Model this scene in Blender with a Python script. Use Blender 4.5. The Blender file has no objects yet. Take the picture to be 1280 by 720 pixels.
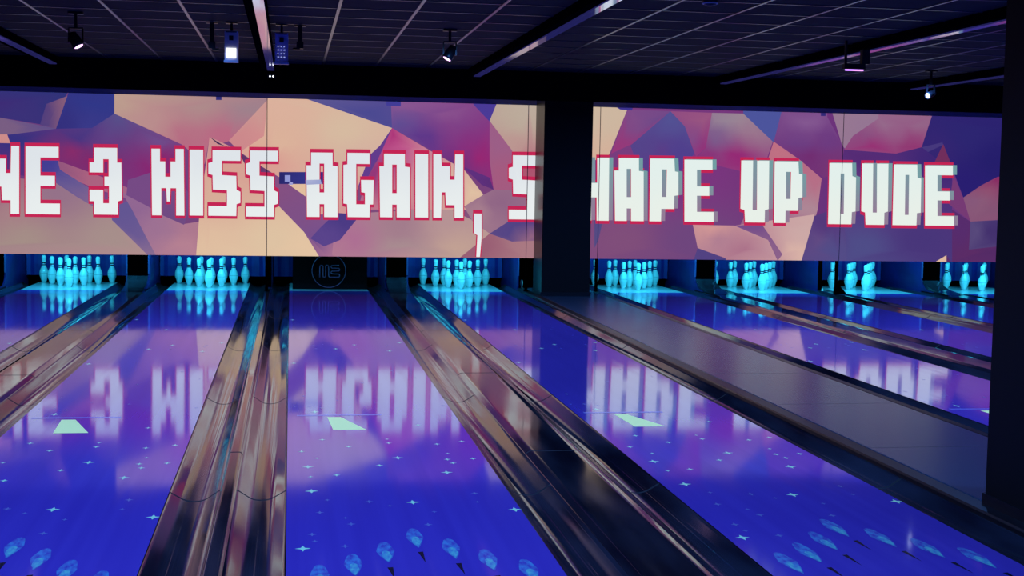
import bpy, bmesh, math, random
from mathutils import Vector, Matrix
from mathutils.geometry import delaunay_2d_cdt
random.seed(7)
S = bpy.context.scene
COL = S.collection

# ------------------------------------------------------------------ camera
F, YAW, PITCH, ROLL, H = 1712.4, 0.161076, 0.0762103, 0.0174266, 1.480973
cy, sy = math.cos(YAW), math.sin(YAW)
FWD = Vector((sy*math.cos(PITCH), cy*math.cos(PITCH), -math.sin(PITCH)))
R0 = Vector((cy, -sy, 0)); U0 = R0.cross(FWD)
RT = R0*math.cos(ROLL) + U0*math.sin(ROLL)
UP = -R0*math.sin(ROLL) + U0*math.cos(ROLL)
cam = bpy.data.objects.new('camera', bpy.data.cameras.new('camera'))
COL.objects.link(cam)
cam.data.sensor_width = 36; cam.data.lens = F/1280*36
cam.data.clip_start = .05; cam.data.clip_end = 100
m = Matrix((RT, UP, -FWD)).transposed().to_4x4(); m.translation = (0, 0, H)
cam.matrix_world = m
S.camera = cam
def at_y(x, y, Y):
    d = FWD + RT*((x-640)/F) - UP*((y-360)/F)
    return Vector((0, 0, H)) + d*(Y/d.y)

# ------------------------------------------------------------------ layout (metres; Y runs down the lanes)
LC = {1: -2.9156, 2: -1.0855, 3: .5160, 4: 2.3591, 5: 4.9059, 6: 6.7482, 7: 8.3344, 8: 10.1685}
LW = 1.0541; HW = LW/2; GW = .235
YS, ZT, ZB = 18.0686, 2.5212, .4861       # display wall
YH = 18.9686                              # head pin
Y0, YD, YE = .68, 18.44, 19.86            # foul line, deck front, deck rear
YK = 18.75                                # kickback fronts
CEIL = 2.833

# ------------------------------------------------------------------ materials
def lin(c):
    return tuple(((v/255)/12.92 if v/255 <= .04045 else ((v/255+.055)/1.055)**2.4) for v in c)
def mat(name, base=(.5, .5, .5), rough=.5, metal=0, ior=1.5, spec=.5, emit=None, strength=1, noise=None, bump=None, coat=0):
    m = bpy.data.materials.new(name); m.use_nodes = True
    nt = m.node_tree; b = nt.nodes['Principled BSDF']
    b.inputs['Base Color'].default_value = (*base, 1)
    b.inputs['Roughness'].default_value = rough
    b.inputs['Metallic'].default_value = metal
    b.inputs['IOR'].default_value = ior
    b.inputs['Specular IOR Level'].default_value = spec
    b.inputs['Coat Weight'].default_value = coat
    b.inputs['Coat Roughness'].default_value = .04
    if emit:
        b.inputs['Emission Color'].default_value = (*emit, 1); b.inputs['Emission Strength'].default_value = strength
    def tex(scale3, scale, detail=3):
        tc = nt.nodes.new('ShaderNodeTexCoord'); mp = nt.nodes.new('ShaderNodeMapping'); n = nt.nodes.new('ShaderNodeTexNoise')
        mp.inputs['Scale'].default_value = scale3; n.inputs['Scale'].default_value = scale; n.inputs['Detail'].default_value = detail
        nt.links.new(tc.outputs['Object'], mp.inputs['Vector']); nt.links.new(mp.outputs['Vector'], n.inputs['Vector'])
        return n
    if noise:
        # noise = (scale3, scale, colour2, rough2)
        n = tex(noise[0], noise[1]); mx = nt.nodes.new('ShaderNodeMix'); mx.data_type = 'RGBA'
        rp = nt.nodes.new('ShaderNodeMapRange'); rp.inputs['From Min'].default_value = .35; rp.inputs['From Max'].default_value = .65
        nt.links.new(n.outputs['Fac'], rp.inputs['Value'])
        nt.links.new(rp.outputs['Result'], mx.inputs['Factor'])
        mx.inputs['A'].default_value = (*base, 1); mx.inputs['B'].default_value = (*noise[2], 1)
        nt.links.new(mx.outputs['Result'], b.inputs['Base Color'])
        if len(noise) > 3:
            r = nt.nodes.new('ShaderNodeMapRange'); r.inputs['To Min'].default_value = rough; r.inputs['To Max'].default_value = noise[3]
            nt.links.new(rp.outputs['Result'], r.inputs['Value']); nt.links.new(r.outputs['Result'], b.inputs['Roughness'])
    if bump:
        # bump = (scale3, scale, distance)
        n = tex(bump[0], bump[1], 2); bp = nt.nodes.new('ShaderNodeBump'); bp.inputs['Distance'].default_value = bump[2]
        bp.inputs['Strength'].default_value = 1
        nt.links.new(n.outputs['Fac'], bp.inputs['Height']); nt.links.new(bp.outputs['Normal'], b.inputs['Normal'])
    return m
M = {}
M['lane'] = mat('lane_purple', (.20, .075, .50), .055, ior=1.66, noise=((14, .25, 1), 1.0, (.17, .062, .46), .075))
M['lane_side'] = mat('lane_side', (.01, .01, .02), .4)
M['star'] = mat('lane_star', (.60, .90, .62), .12, emit=(.10, .30, .18), strength=.5)
M['star_dim'] = mat('lane_star_dim', (.34, .28, .55), .12)
M['comet'] = mat('lane_comet', (.20, .10, .48), .10, ior=1.6, noise=((1, .35, 1), 46, (.20, .42, .66), .12))
M['comet_tip'] = mat('lane_comet_tip', (.20, .40, .60), .10, ior=1.6, noise=((1, .4, 1), 60, (.34, .85, .62), .12))
M['dart'] = mat('lane_dart', (.01, .01, .03), .15)
M['wedge'] = mat('lane_wedge', (.85, .9, .42), .3, emit=(.30, .50, .20), strength=.75)
M['line'] = mat('lane_line', (.30, .30, .75), .15)
M['deck'] = mat('pin_deck_white', (.62, .66, .68), .10)
M['gutter'] = mat('gutter_black', (.010, .007, .013), .055, ior=1.48, noise=((5, .8, 5), 1.0, (.040, .036, .052), .13), bump=((3, .9, 3), 1.0, .0016))
M['groove'] = mat('groove_black', (.004, .004, .005), .8)
M['cap'] = mat('capping_black', (.010, .007, .012), .055, ior=1.48, noise=((5, .7, 5), 1.0, (.032, .028, .040), .13), bump=((3, .8, 3), 1.0, .0012))
M['edge'] = mat('edge_trim', (.006, .006, .010), .35)
M['walk'] = mat('walkway_grey', (.024, .050, .085), .27)
M['black'] = mat('matt_black', (.0008, .0004, .0004), .9, spec=.0)
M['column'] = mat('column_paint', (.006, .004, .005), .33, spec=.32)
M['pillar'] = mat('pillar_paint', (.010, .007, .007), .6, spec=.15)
M['kick'] = mat('kickback_blue', (.018, .011, .13), .35, noise=((1, 1, 1), 2.5, (.012, .007, .085), .45))
M['kick_edge'] = mat('kickback_edge', (.10, .10, .30), .4)  # lighter than the plate: light on the front edge put into the colour
M['curtain'] = mat('curtain_blue', (.015, .017, .26), .6, noise=((3, 1, .6), 2.0, (.009, .011, .18)))
M['pin'] = mat('pin_white', (.80, .82, .80), .18)
M['stripe'] = mat('pin_stripe', (.012, .0006, .0008), .3)
M['stripe_w'] = mat('pin_neck_white', (1.0, .85, .95), .25)
M['board'] = mat('board_black', (.003, .0015, .0015), .6, spec=.08)
M['logo'] = mat('logo_grey', (.26, .10, .20), .5)
M['ceil'] = mat('ceiling_tile', (.014, .022, .034), .9, spec=.2, noise=((1, 1, 1), 9, (.010, .017, .027)))
M['rail'] = mat('grid_rail', (.085, .125, .235), .30, metal=.85)
M['soffit'] = mat('soffit_black', (.003, .003, .004), 1.0, spec=.0)
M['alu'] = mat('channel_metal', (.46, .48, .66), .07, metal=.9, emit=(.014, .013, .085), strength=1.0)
M['panel_frame'] = mat('panel_frame', (.12, .13, .26), .5)
M['fixture'] = mat('fixture_black', (.008, .008, .012), .4)
M['fixture_grey'] = mat('fixture_silver', (.75, .70, .85), .35)
M['blue_shell'] = mat('blue_shell', (.55, .5, .9), .35)
M['lens_magenta'] = mat('lens_lit', (0, 0, 0), .5, emit=(1.0, .55, 1.0), strength=3.0)
M['lens_purple'] = mat('lens_tube', (0, 0, 0), .5, emit=(.62, .25, 1.0), strength=2.2)
M['lens_white'] = mat('lens_white', (0, 0, 0), .5, emit=(.9, .95, 1.0), strength=2.5)
M['window_lit'] = mat('window_lit', (0, 0, 0), .5, emit=(.92, .98, 1.0), strength=1.6)
M['led'] = mat('led_blue', (0, 0, 0), .5, emit=(.32, .38, .75), strength=1.0)  # emissive colour for specks that imitate light reflections on a box
M['wall'] = mat('wall_paint', (.012, .012, .018), .8)
M['floor'] = mat('subfloor', (.006, .006, .008), .8)
M['approach'] = mat('approach_board', (.10, .07, .06), .25, noise=((10, .6, 1), 2, (.07, .05, .045), .3))
def screen_mat():
    m = bpy.data.materials.new('screen_picture'); m.use_nodes = True; nt = m.node_tree
    for n in list(nt.nodes): nt.nodes.remove(n)
    a = nt.nodes.new('ShaderNodeAttribute'); a.attribute_name = 'picture'
    e = nt.nodes.new('ShaderNodeEmission'); e.inputs['Strength'].default_value = 1.0
    o = nt.nodes.new('ShaderNodeOutputMaterial')
    nt.links.new(a.outputs['Color'], e.inputs['Color']); nt.links.new(e.outputs['Emission'], o.inputs['Surface'])
    return m
M['screen'] = screen_mat()

# ------------------------------------------------------------------ mesh helpers
class MB:
    def __init__(self): self.v = []; self.f = []; self.mi = []; self.sm = []; self.mats = []
    def mat(self, k):
        if k not in self.mats: self.mats.append(k)
        return self.mats.index(k)
    def face(self, pts, k, smooth=False):
        n = len(self.v); self.v += [tuple(p) for p in pts]; self.f.append(tuple(range(n, n+len(pts)))); self.mi.append(self.mat(k)); self.sm.append(smooth)
    def box(self, x0, x1, y0, y1, z0, z1, k, tf=None):
        n = len(self.v)
        vs = [Vector((x, y, z)) for z in (z0, z1) for y in (y0, y1) for x in (x0, x1)]
        if tf: vs = [tf @ v for v in vs]
        self.v += [tuple(p) for p in vs]
        for q in ((0, 2, 3, 1), (4, 5, 7, 6), (0, 1, 5, 4), (2, 6, 7, 3), (0, 4, 6, 2), (1, 3, 7, 5)):
            self.f.append(tuple(n+i for i in q)); self.mi.append(self.mat(k)); self.sm.append(False)
    def strip(self, prof, ys, k, smooth=True, closed=False, joints=(), jw=.011, jk='groove'):
        """profile [(x,z)] swept along the listed y values; joints get a thin dark band"""
        yy = sorted(set(list(ys) + [j-jw for j in joints] + [j+jw for j in joints]))
        n0 = len(self.v); n = len(prof)
        for y in yy: self.v += [(x, y, z) for x, z in prof]
        for i in range(len(yy)-1):
            mid = (yy[i]+yy[i+1])/2
            kk = jk if any(abs(mid-j) < jw for j in joints) else k
            for j in range(n if closed else n-1):
                a = n0+i*n+j; b = n0+i*n+(j+1) % n
                self.f.append((a, b, b+n, a+n)); self.mi.append(self.mat(kk)); self.sm.append(smooth)
        if closed:
            self.f.append(tuple(n0+j for j in range(n))[::-1]); self.mi.append(self.mat(k)); self.sm.append(False)
            e = n0+(len(yy)-1)*n
            self.f.append(tuple(e+j for j in range(n))); self.mi.append(self.mat(k)); self.sm.append(False)
    def lathe(self, prof, k, seg=20, tf=None, smooth=True, keys=None):
        """prof [(r,z)]; keys optional material per ring segment"""
        n0 = len(self.v)
        for r, z in prof:
            for s in range(seg):
                a = 2*math.pi*s/seg; p = Vector((r*math.cos(a), r*math.sin(a), z))
                self.v.append(tuple(tf @ p if tf else p))
        for i in range(len(prof)-1):
            kk = keys[i] if keys else k
            for s in range(seg):
                a = n0+i*seg+s; b = n0+i*seg+(s+1) % seg
                self.f.append((a, b, b+seg, a+seg)); self.mi.append(self.mat(kk)); self.sm.append(smooth)
        self.f.append(tuple(n0+s for s in range(seg))[::-1]); self.mi.append(self.mat(keys[0] if keys else k)); self.sm.append(False)
        e = n0+(len(prof)-1)*seg
        self.f.append(tuple(e+s for s in range(seg))); self.mi.append(self.mat(keys[-1] if keys else k)); self.sm.append(False)
    def tube(self, pts, r, k, seg=8):
        P = [Vector(p) for p in pts]; n0 = len(self.v)
        for i, p in enumerate(P):
            d = (P[min(i+1, len(P)-1)]-P[max(i-1, 0)]).normalized()
            u = d.orthogonal().normalized() if abs(d.y) > .99 else d.cross(Vector((0, 1, 0))).normalized(); w = d.cross(u)
            for s in range(seg):
                a = 2*math.pi*s/seg; self.v.append(tuple(p+(u*math.cos(a)+w*math.sin(a))*r))
        for i in range(len(P)-1):
            for s in range(seg):
                a = n0+i*seg+s; b = n0+i*seg+(s+1) % seg
                self.f.append((a, b, b+seg, a+seg)); self.mi.append(self.mat(k)); self.sm.append(True)
        for o, rev in ((n0, True), (n0+(len(P)-1)*seg, False)):
            t = tuple(o+s for s in range(seg)); self.f.append(t[::-1] if rev else t); self.mi.append(self.mat(k)); self.sm.append(False)
    def build(self, name, parent=None, loc=None, fix=True):
        me = bpy.data.meshes.new(name); me.from_pydata(self.v, [], self.f)
        for k in self.mats: me.materials.append(M[k])
        me.polygons.foreach_set('material_index', self.mi); me.polygons.foreach_set('use_smooth', self.sm)
        if fix:
            bm = bmesh.new(); bm.from_mesh(me); bmesh.ops.recalc_face_normals(bm, faces=bm.faces); bm.to_mesh(me); bm.free()
        o = bpy.data.objects.new(name, me); COL.objects.link(o)
        if parent: o.parent = parent
        if loc: o.location = loc
        return o
def tag(o, label, cat, group=None):
    o['label'] = label; o['category'] = cat
    if group: o['group'] = group
    return o
def thing(name, label, cat, loc=(0, 0, 0), group=None):
    o = bpy.data.objects.new(name, None); COL.objects.link(o); o.location = loc; o.empty_display_size = .1
    return tag(o, label, cat, group)
def struct(o): o['kind'] = 'structure'; return o
def off(mb, loc):
    """world-coordinate mesh -> coordinates of a parent at loc"""
    mb.v = [(x-loc[0], y-loc[1], z-loc[2]) for x, y, z in mb.v]; return mb

# ------------------------------------------------------------------ room shell
XL, XR = -6.2, 12.4
b = MB(); b.box(XL, XR, -4, 20.8, -.20, -.14, 'floor'); struct(b.build('floor'))
b = MB(); b.box(XL-.1, XL, -4, 20.8, -.2, 3.0, 'wall'); struct(b.build('wall_left'))
b = MB(); b.box(XR, XR+.1, -4, 20.8, -.2, 3.0, 'wall'); struct(b.build('wall_right'))
b = MB(); b.box(XL, XR, 20.7, 20.8, -.2, 3.0, 'black'); struct(b.build('wall_front'))
b = MB(); b.box(XL, XR, -4.1, -4, -.2, 3.0, 'wall'); struct(b.build('wall_back'))
b = MB(); b.box(XL, XR, -4, 20.8, CEIL, CEIL+.1, 'ceil'); ceiling = struct(b.build('ceiling'))
b = MB()
k = -10
while .369+.61*k < XR:
    x = .369+.61*k
    if x > XL: b.box(x-.012, x+.012, -3.9, 16.38, CEIL-.006, CEIL+.01, 'rail')
    k += 1
y = 11.0-.61*24
while y < 16.3:
    b.box(XL+.05, XR-.05, y-.008, y+.008, CEIL-.005, CEIL+.01, 'rail'); y += .61
b.build('grid_rails', ceiling)
b = MB(); b.box(XL, XR, 16.4, 16.45, 2.485, CEIL, 'soffit'); struct(b.build('trim_1'))
b = MB(); b.box(XL, XR, 18.14, 18.22, 2.5, CEIL, 'soffit'); struct(b.build('trim_2'))
b = MB(); b.box(XL, XR, -4, Y0-.03, -.14, 0, 'approach')
tag(b.build('approach_floor'), 'dark boarded approach floor in front of all the lanes', 'floor')

# ------------------------------------------------------------------ overhead channels
for x, lab in ((-2.68, 'leftmost overhead metal channel running along the ceiling, in the top left corner'),
               (-.235, 'bright overhead metal channel between the two hanging boxes'),
               (2.195, 'long overhead metal channel running down towards the top of the black column'),
               (5.26, 'long purplish overhead metal channel above the right half of the display'),
               (7.75, 'short rightmost overhead metal channel next to the dark near pillar')):
    t = thing('ceiling_channel', lab, 'ceiling channel', (x, 9, CEIL), 'overhead metal channels')
    b = MB(); b.box(x-.11, x+.05, -3.5, 16.4, 2.757, CEIL, 'soffit'); off(b, t.location).build('casing', t)
    b = MB(); b.box(x-.04, x+.04, -3.5, 16.4, 2.745, 2.757, 'alu'); off(b, t.location).build('metal_strip', t)

# ------------------------------------------------------------------ lanes
STARS = [(5.48, -.46, 2), (5.50, -.29, 1), (5.59, -.41, 0), (5.70, -.42, 1), (5.82, .08, 1), (5.86, -.25, 1), (5.97, -.27, 0), (6.05, .13, 0), (6.06, .50, 2), (6.08, -.38, 1),
         (6.18, -.06, 0), (6.22, .35, 0), (6.24, .05, 2), (6.27, -.15, 1), (6.32, -.34, 0), (6.40, .36, 1), (6.51, -.41, 2), (6.83, -.41, 0), (6.86, -.28, 1), (6.88, .28, 2), (7.07, -.42, 2),
         (7.08, -.05, 1), (7.11, .34, 1), (7.21, .32, 1), (7.22, .46, 1), (7.27, .06, 2), (7.29, -.37, 0), (7.37, .34, 0), (7.48, -.45, 1), (7.60, -.19, 1), (7.64, .31, 1), (7.69, .04, 1),
         (7.71, .46, 1), (7.81, .04, 0), (7.82, -.33, 1), (8.26, .26, 1), (8.98, .49, 1), (8.99, -.39, 1), (9.14, .05, 1), (9.43, -.42, 1)]
rs = random.Random(11)
for i in range(34):
    STARS.append((8.4+8.8*rs.random(), -.5+rs.random(), rs.choice((0, 1, 1, 2))))
COMETS = [(-.40, 5.09), (-.268, 5.23), (-.132, 5.40), (.004, 5.61), (.136, 5.43), (.262, 5.25), (.398, 5.09)]
def lane_mesh(cx):
    b = MB()
    b.box(-HW+.004, HW-.004, Y0, YD, -.05, -.0005, 'lane_side')
    b.face([(-HW, Y0, 0), (HW, Y0, 0), (HW, YD, 0), (-HW, YD, 0)], 'lane')
    z = .0006
    def rot(dx, dy, s, y, x): return (x+dx*s, y+dy*s, z)
    for y, x, sz in STARS:
        w, l = (.014, .020) if sz == 0 else ((.020, .030) if sz == 1 else (.032, .044))
        if y > 8.4: w *= .8; l *= 1.2
        k = 'star' if ((sz == 2 or y > 6.6) and y < 8.4) or (y >= 8.4 and sz == 2) else 'star_dim'
        pts = []
        for q in range(8):
            a = q*math.pi/4; r = 1 if q % 2 == 0 else .36
            pts.append((x+w*r*math.cos(a), y+l*r*math.sin(a), z))
        b.face(pts, k)
    for x, y in COMETS:
        pts = []
        for q in range(20):
            a = 2*math.pi*q/20; c, s_ = math.cos(a), math.sin(a)
            w = .036*(1.0 if s_ > 0 else (1+s_*.7))*(1+.13*math.sin(q*5.3)); pts.append((x+w*c, y+.01+(.14 if s_ > 0 else .17)*s_, z))
        b.face(pts, 'comet')
        pts = []
        for q in range(14):
            a = 2*math.pi*q/14; c, s_ = math.cos(a), math.sin(a)
            pts.append((x+.020*c*(1 if s_ > 0 else 1+s_*.7)*(1+.2*math.sin(q*4.1)), y-.065+.080*s_, z+.0004))
        b.face(pts, 'comet_tip')
        b.face([(x+.008, y-.38, z), (x+.013, y-.22, z), (x-.009, y-.225, z)], 'dart')
    b.face([(-.258, 8.12, z), (-.062, 8.12, z), (-.200, 8.57, z), (-.282, 8.57, z)], 'wedge')
    b.face([(-.47, 8.62, z), (.06, 8.62, z), (.06, 8.66, z), (-.47, 8.66, z)], 'line')
    return b
LN = {1: 'leftmost glossy purple bowling lane, cut off by the left frame edge',
      2: 'glossy purple lane second from the left, ending at a full rack',
      3: 'glossy purple lane closed off by the black logo board',
      4: 'wide purple lane running from right of the logo board to the lower right corner',
      5: 'purple lane just right of the grey walkway',
      6: 'purple lane second to the right of the grey walkway',
      7: 'purple lane third to the right of the grey walkway',
      8: 'farthest right purple lane, mostly hidden by the near dark pillar'}
lane_me = deck_me = None
for i in range(1, 9):
    t = thing('bowling_lane', LN[i], 'bowling lane', (LC[i], 0, 0), 'bowling lanes')
    if lane_me is None:
        o = lane_mesh(0).build('lane_bed', t, fix=False); lane_me = o.data
        d = MB(); d.box(-HW+.001, HW-.001, YD, YE, -.05, 0, 'deck'); od = d.build('pin_deck', t); deck_me = od.data
    else:
        o = bpy.data.objects.new('lane_bed', lane_me); COL.objects.link(o); o.parent = t
        od = bpy.data.objects.new('pin_deck', deck_me); COL.objects.link(od); od.parent = t
    od['label'] = 'pale pin deck at the far end of the lane'

# ------------------------------------------------------------------ gutters
GP = [(.003, -.003), (.007, -.007), (.014, -.011), (.034, -.023), (.050, -.032), (.062, -.039), (.078, -.0455), (.096, -.0495), (.118, -.051), (.140, -.0495), (.158, -.0455), (.172, -.039), (.182, -.033), (.198, -.022), (.216, -.010), (.224, -.004), (GW, .0)]
def gutter(edge, side, joints, label):
    b = MB(); prof = [(side*u, z) for u, z in GP]
    pr = prof + [(side*GW, -.10), (0, -.10)]
    ys = [Y0+(YE-Y0)*i/60 for i in range(61)]
    b.strip(prof, ys, 'gutter', joints=joints)
    b.strip([(side*GW, 0), (side*GW, -.10), (side*.003, -.10), (side*.003, -.004)], [Y0, YE], 'edge', smooth=False)
    tag(b.build('gutter', None, (edge, 0, 0), fix=False), label, 'gutter', 'bowling lane gutters')
WH = {1: 'leftmost lane', 2: 'lane left of the logo lane', 3: 'logo board lane', 4: 'lane just left of the column', 5: 'first lane right of the walkway',
      6: 'second lane right of the walkway', 7: 'third lane right of the walkway', 8: 'farthest right lane'}
J = [3.7, 6.56, 9.42, 12.36, 15.2]
for i in range(1, 9):
    gutter(LC[i]-HW, -1, J, 'glossy dark gutter along the left side of the '+WH[i])
    gutter(LC[i]+HW, 1, J, 'glossy dark gutter along the right side of the '+WH[i])

# ------------------------------------------------------------------ divisions between lanes
def e(i, s): return LC[i]+s*HW
def division(x0, x1, label, joints=(), name='divider_strip', cat='divider strip'):
    b = MB(); w = x1-x0; n = 12
    r = min(.02, w*.3)
    prof = [(x0, -.1), (x0, .004)]
    for q in range(n+1):
        u = q/n; xx = x0+.002+(w-.004)*u
        edge = min(1, min(u, 1-u)*w/r) if r else 1
        prof.append((xx, .004+.014*math.sqrt(max(0, 1-(1-edge)**2))))
    prof += [(x1, .004), (x1, -.1)]
    b.strip(prof, [Y0+(YK-Y0)*i/40 for i in range(41)], 'cap', joints=joints)
    return tag(b.build(name, None, fix=False), label, cat, 'strips between the lanes')
division(e(1, 1)+GW, e(2, -1)-GW, 'wide glossy dark cover strip between the two leftmost lanes', (4.5, 7.38, 10.4, 13.44))
division(e(2, 1)+GW, e(3, -1)-GW, 'narrow dark cap between the twin gutters left of the logo lane', (4.5, 7.40, 10.4, 13.4))
division(e(3, 1)+GW, e(4, -1)-GW, 'wide glossy dark cover strip between the logo lane and the lane right of it', (4.4, 7.32, 10.4, 13.44))
division(e(5, 1)+GW, e(6, -1)-GW, 'wide dark cover strip between first and second lanes right of the walkway', (7.4, 13.4))
division(e(6, 1)+GW, e(7, -1)-GW, 'narrow dark cap between second and third lanes right of the walkway', (7.4, 13.4))
division(e(7, 1)+GW, e(8, -1)-GW, 'wide dark cover strip left of the farthest right lane', (7.4, 13.4))
division(e(1, -1)-GW-.1, e(1, -1)-GW, 'dark cap outside the leftmost lane at the left frame edge')
division(e(8, 1)+GW, e(8, 1)+GW+.1, 'dark cap outside the farthest right lane')

# walkway between lane 4 and lane 5
WX0, WX1 = e(4, 1)+GW, e(5, -1)-GW
t = thing('walkway', 'flat satin grey walkway between the lanes, leading up to the black column', 'walkway', ((WX0+WX1)/2, 10, 0))
b = MB(); prof = [(WX0+.09, -.1), (WX0+.09, .028), (WX0+.10, .032), (WX1-.065, .032), (WX1-.055, .028), (WX1-.055, -.1)]
b.strip(prof, [Y0, YK], 'walk', smooth=False, closed=True, joints=(2.6, 4.2, 5.7, 7.2, 8.72, 10.2, 11.7, 13.2, 14.7), jw=.0035); off(b, t.location).build('deck_panel', t)
for x0, x1 in ((WX0, WX0+.088), (WX1-.053, WX1)):
    b = MB(); b.strip([(x0, -.1), (x0, .020), (x0+.006, .030), (x1-.006, .034), (x1, .030), (x1, -.1)], [Y0, YK], 'edge', closed=True, smooth=False); off(b, t.location).build('edge_trim', t)

# ------------------------------------------------------------------ pit area
def kick_profile(b, x0, x1, k, swoop=True):
    pr = [(20.3, -.12), (20.3, 1.0), (YK, 1.0), (YK, .19), (YK-.03, .12), (YK-.09, .07), (YK-.20, .042), (YK-.38, .024), (YK-.38, .0195), (YK+.003, .0195), (YK+.003, -.08)] if swoop else [(20.3, -.12), (20.3, 1.0), (YK+.003, 1.0), (YK+.003, -.08)]
    n = len(pr)
    b.face([(x0, y, z) for y, z in pr], k); b.face([(x1, y, z) for y, z in pr][::-1], k)
    for i in range(n):
        (ya, za), (yb, zb) = pr[i], pr[(i+1) % n]
        b.face([(x0, ya, za), (x1, ya, za), (x1, yb, zb), (x0, yb, zb)], k)
def kickback(x, side, label, sw=True):
    x0, x1 = (x+.001, x+.02) if side > 0 else (x-.02, x-.001)
    t = thing('kickback_plate', label, 'kickback plate', (x, YK, 0), 'blue side plates of the pin pits')
    b = MB(); kick_profile(b, x0, x1, 'kick', sw); off(b, t.location).build('side_plate', t)
    b = MB(); b.box(x0, x1, YK-.012, YK-.001, .20, 1.0, 'kick_edge'); off(b, t.location).build('front_edge', t)
kickback(e(1, -1)-GW, -1, 'blue side plate at the left frame edge, left of the leftmost rack')
kickback(e(1, 1)+GW, 1, 'blue side plate right of the leftmost rack')
kickback(e(2, -1)-GW, -1, 'blue side plate left of the second rack')
kickback(e(3, 1)+GW, 1, 'blue side plate right of the black logo board')
kickback(e(4, -1)-GW, -1, 'blue side plate left of the rack next to the logo board')
kickback(e(4, 1)+GW, 1, 'blue side plate between the rack and the black column', False)
kickback(e(5, -1)-GW, -1, 'blue side plate right behind the black column', False)
kickback(e(5, 1)+GW, 1, 'blue side plate right of the first rack after the column')
kickback(e(6, -1)-GW, -1, 'blue side plate left of the second rack after the column')
kickback(e(7, 1)+GW, 1, 'blue side plate right of the third rack after the column')
kickback(e(8, -1)-GW, -1, 'blue side plate left of the farthest right rack')
kickback(e(8, 1)+GW, 1, 'blue side plate behind the near dark pillar')
for a, c, lab in ((2, 3, 'thin dark partition between the second rack and the logo board'), (6, 7, 'thin dark partition between second and third racks right of the column')):
    t = thing('pit_partition', lab, 'partition', ((e(a, 1)+e(c, -1))/2, YK, 0), 'thin partitions between pin pits')
    x0, x1 = e(a, 1)+GW+.001, e(c, -1)-GW-.001
    b = MB(); kick_profile(b, x0, x1, 'kick', False); off(b, t.location).build('side_plate', t)
    b = MB(); b.box(x0, x1, YK-.014, YK-.001, .03, 1.0, 'black'); off(b, t.location).build('front_post', t)
for a, c, lab in ((1, 2, 'black housing panel between the two leftmost racks'), (3, 4, 'black housing panel right of the logo board'),
                  (5, 6, 'black housing panel between first and second racks right of the column'), (7, 8, 'black housing panel left of the farthest right rack')):
    x0, x1 = e(a, 1)+GW+.022, e(c, -1)-GW-.022
    b = MB(); b.box(x0, x1, YK-.005, 20.3, .17, 1.0, 'black')
    hp = [(YK-.006, .17), (YK-.14, .105), (YK-.32, .06), (YK-.60, .034), (YK-.80, .0195), (YK-.006, .0195)]
    for q in range(6):
        (ya, za), (yb, zb_) = hp[q], hp[(q+1) % 6]; b.face([(x0, ya, za), (x1, ya, za), (x1, yb, zb_), (x0, yb, zb_)], 'cap')
    b.face([(x0, y_, z_) for y_, z_ in hp], 'cap'); b.face([(x1, y_, z_) for y_, z_ in hp], 'cap')
    tag(b.build('division_housing'), lab, 'housing', 'black housings between pin pits')
for i in range(1, 9):
    b = MB(); n = 28; x0, x1 = e(i, -1)-GW+.01, e(i, 1)+GW-.01
    v = [(x0+(x1-x0)*q/n, 20.12+.012*math.sin(q*1.9), z) for z in (.075, 1.0) for q in range(n+1)]
    for q in range(n):
        b.face([v[q], v[q+1], v[q+n+2], v[q+n+1]], 'curtain', True)
        b.face([(p[0], p[1]+.02, p[2]) for p in (v[q+n+1], v[q+n+2], v[q+1], v[q])], 'curtain', True)
    tag(b.build('pit_curtain', fix=False), 'blue-lit pit curtain behind the '+{1: 'leftmost rack', 2: 'second rack from the left', 3: 'black logo board', 4: 'rack just left of the column', 5: 'first rack right of the column',
        6: 'second rack right of the column', 7: 'third rack right of the column', 8: 'farthest right rack'}[i], 'curtain', 'pit curtains')
# support posts of the display wall
for x, lab in ((-.303, 'thin black post under the display seam, left of the logo board'), (3.135, 'thin black post under the display next to the black column'),
               (4.098, 'thin black post crossing in front of the first rack right of the column'), (7.53, 'thin black post in front of the third rack right of the column')):
    b = MB(); b.box(x-.018, x+.018, YS+.034, YS+.074, .036 if x > 3 and x < 5 else .019, ZB+.03, 'black'); b.box(x-.03, x+.03, YS+.02, YS+.08, .036 if x > 3 and x < 5 else .019, .046 if x>3 and x<5 else .03, 'black')
    if x > 7:
        pr = [(x-.03, .0195), (x-.02, .10), (x+.02, .15), (x+.05, .13), (x+.14, .03), (x+.14, .0195)]
        for i in range(6): b.face([(pr[i][0], YS+.02, pr[i][1]), (pr[(i+1) % 6][0], YS+.02, pr[(i+1) % 6][1]), (pr[(i+1) % 6][0], YS+.08, pr[(i+1) % 6][1]), (pr[i][0], YS+.08, pr[i][1])], 'black')
        for yy in (YS+.02, YS+.08): b.face([(px_, yy, pz_) for px_, pz_ in pr], 'black')
    tag(b.build('support_post'), lab, 'post', 'thin posts under the display')

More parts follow.
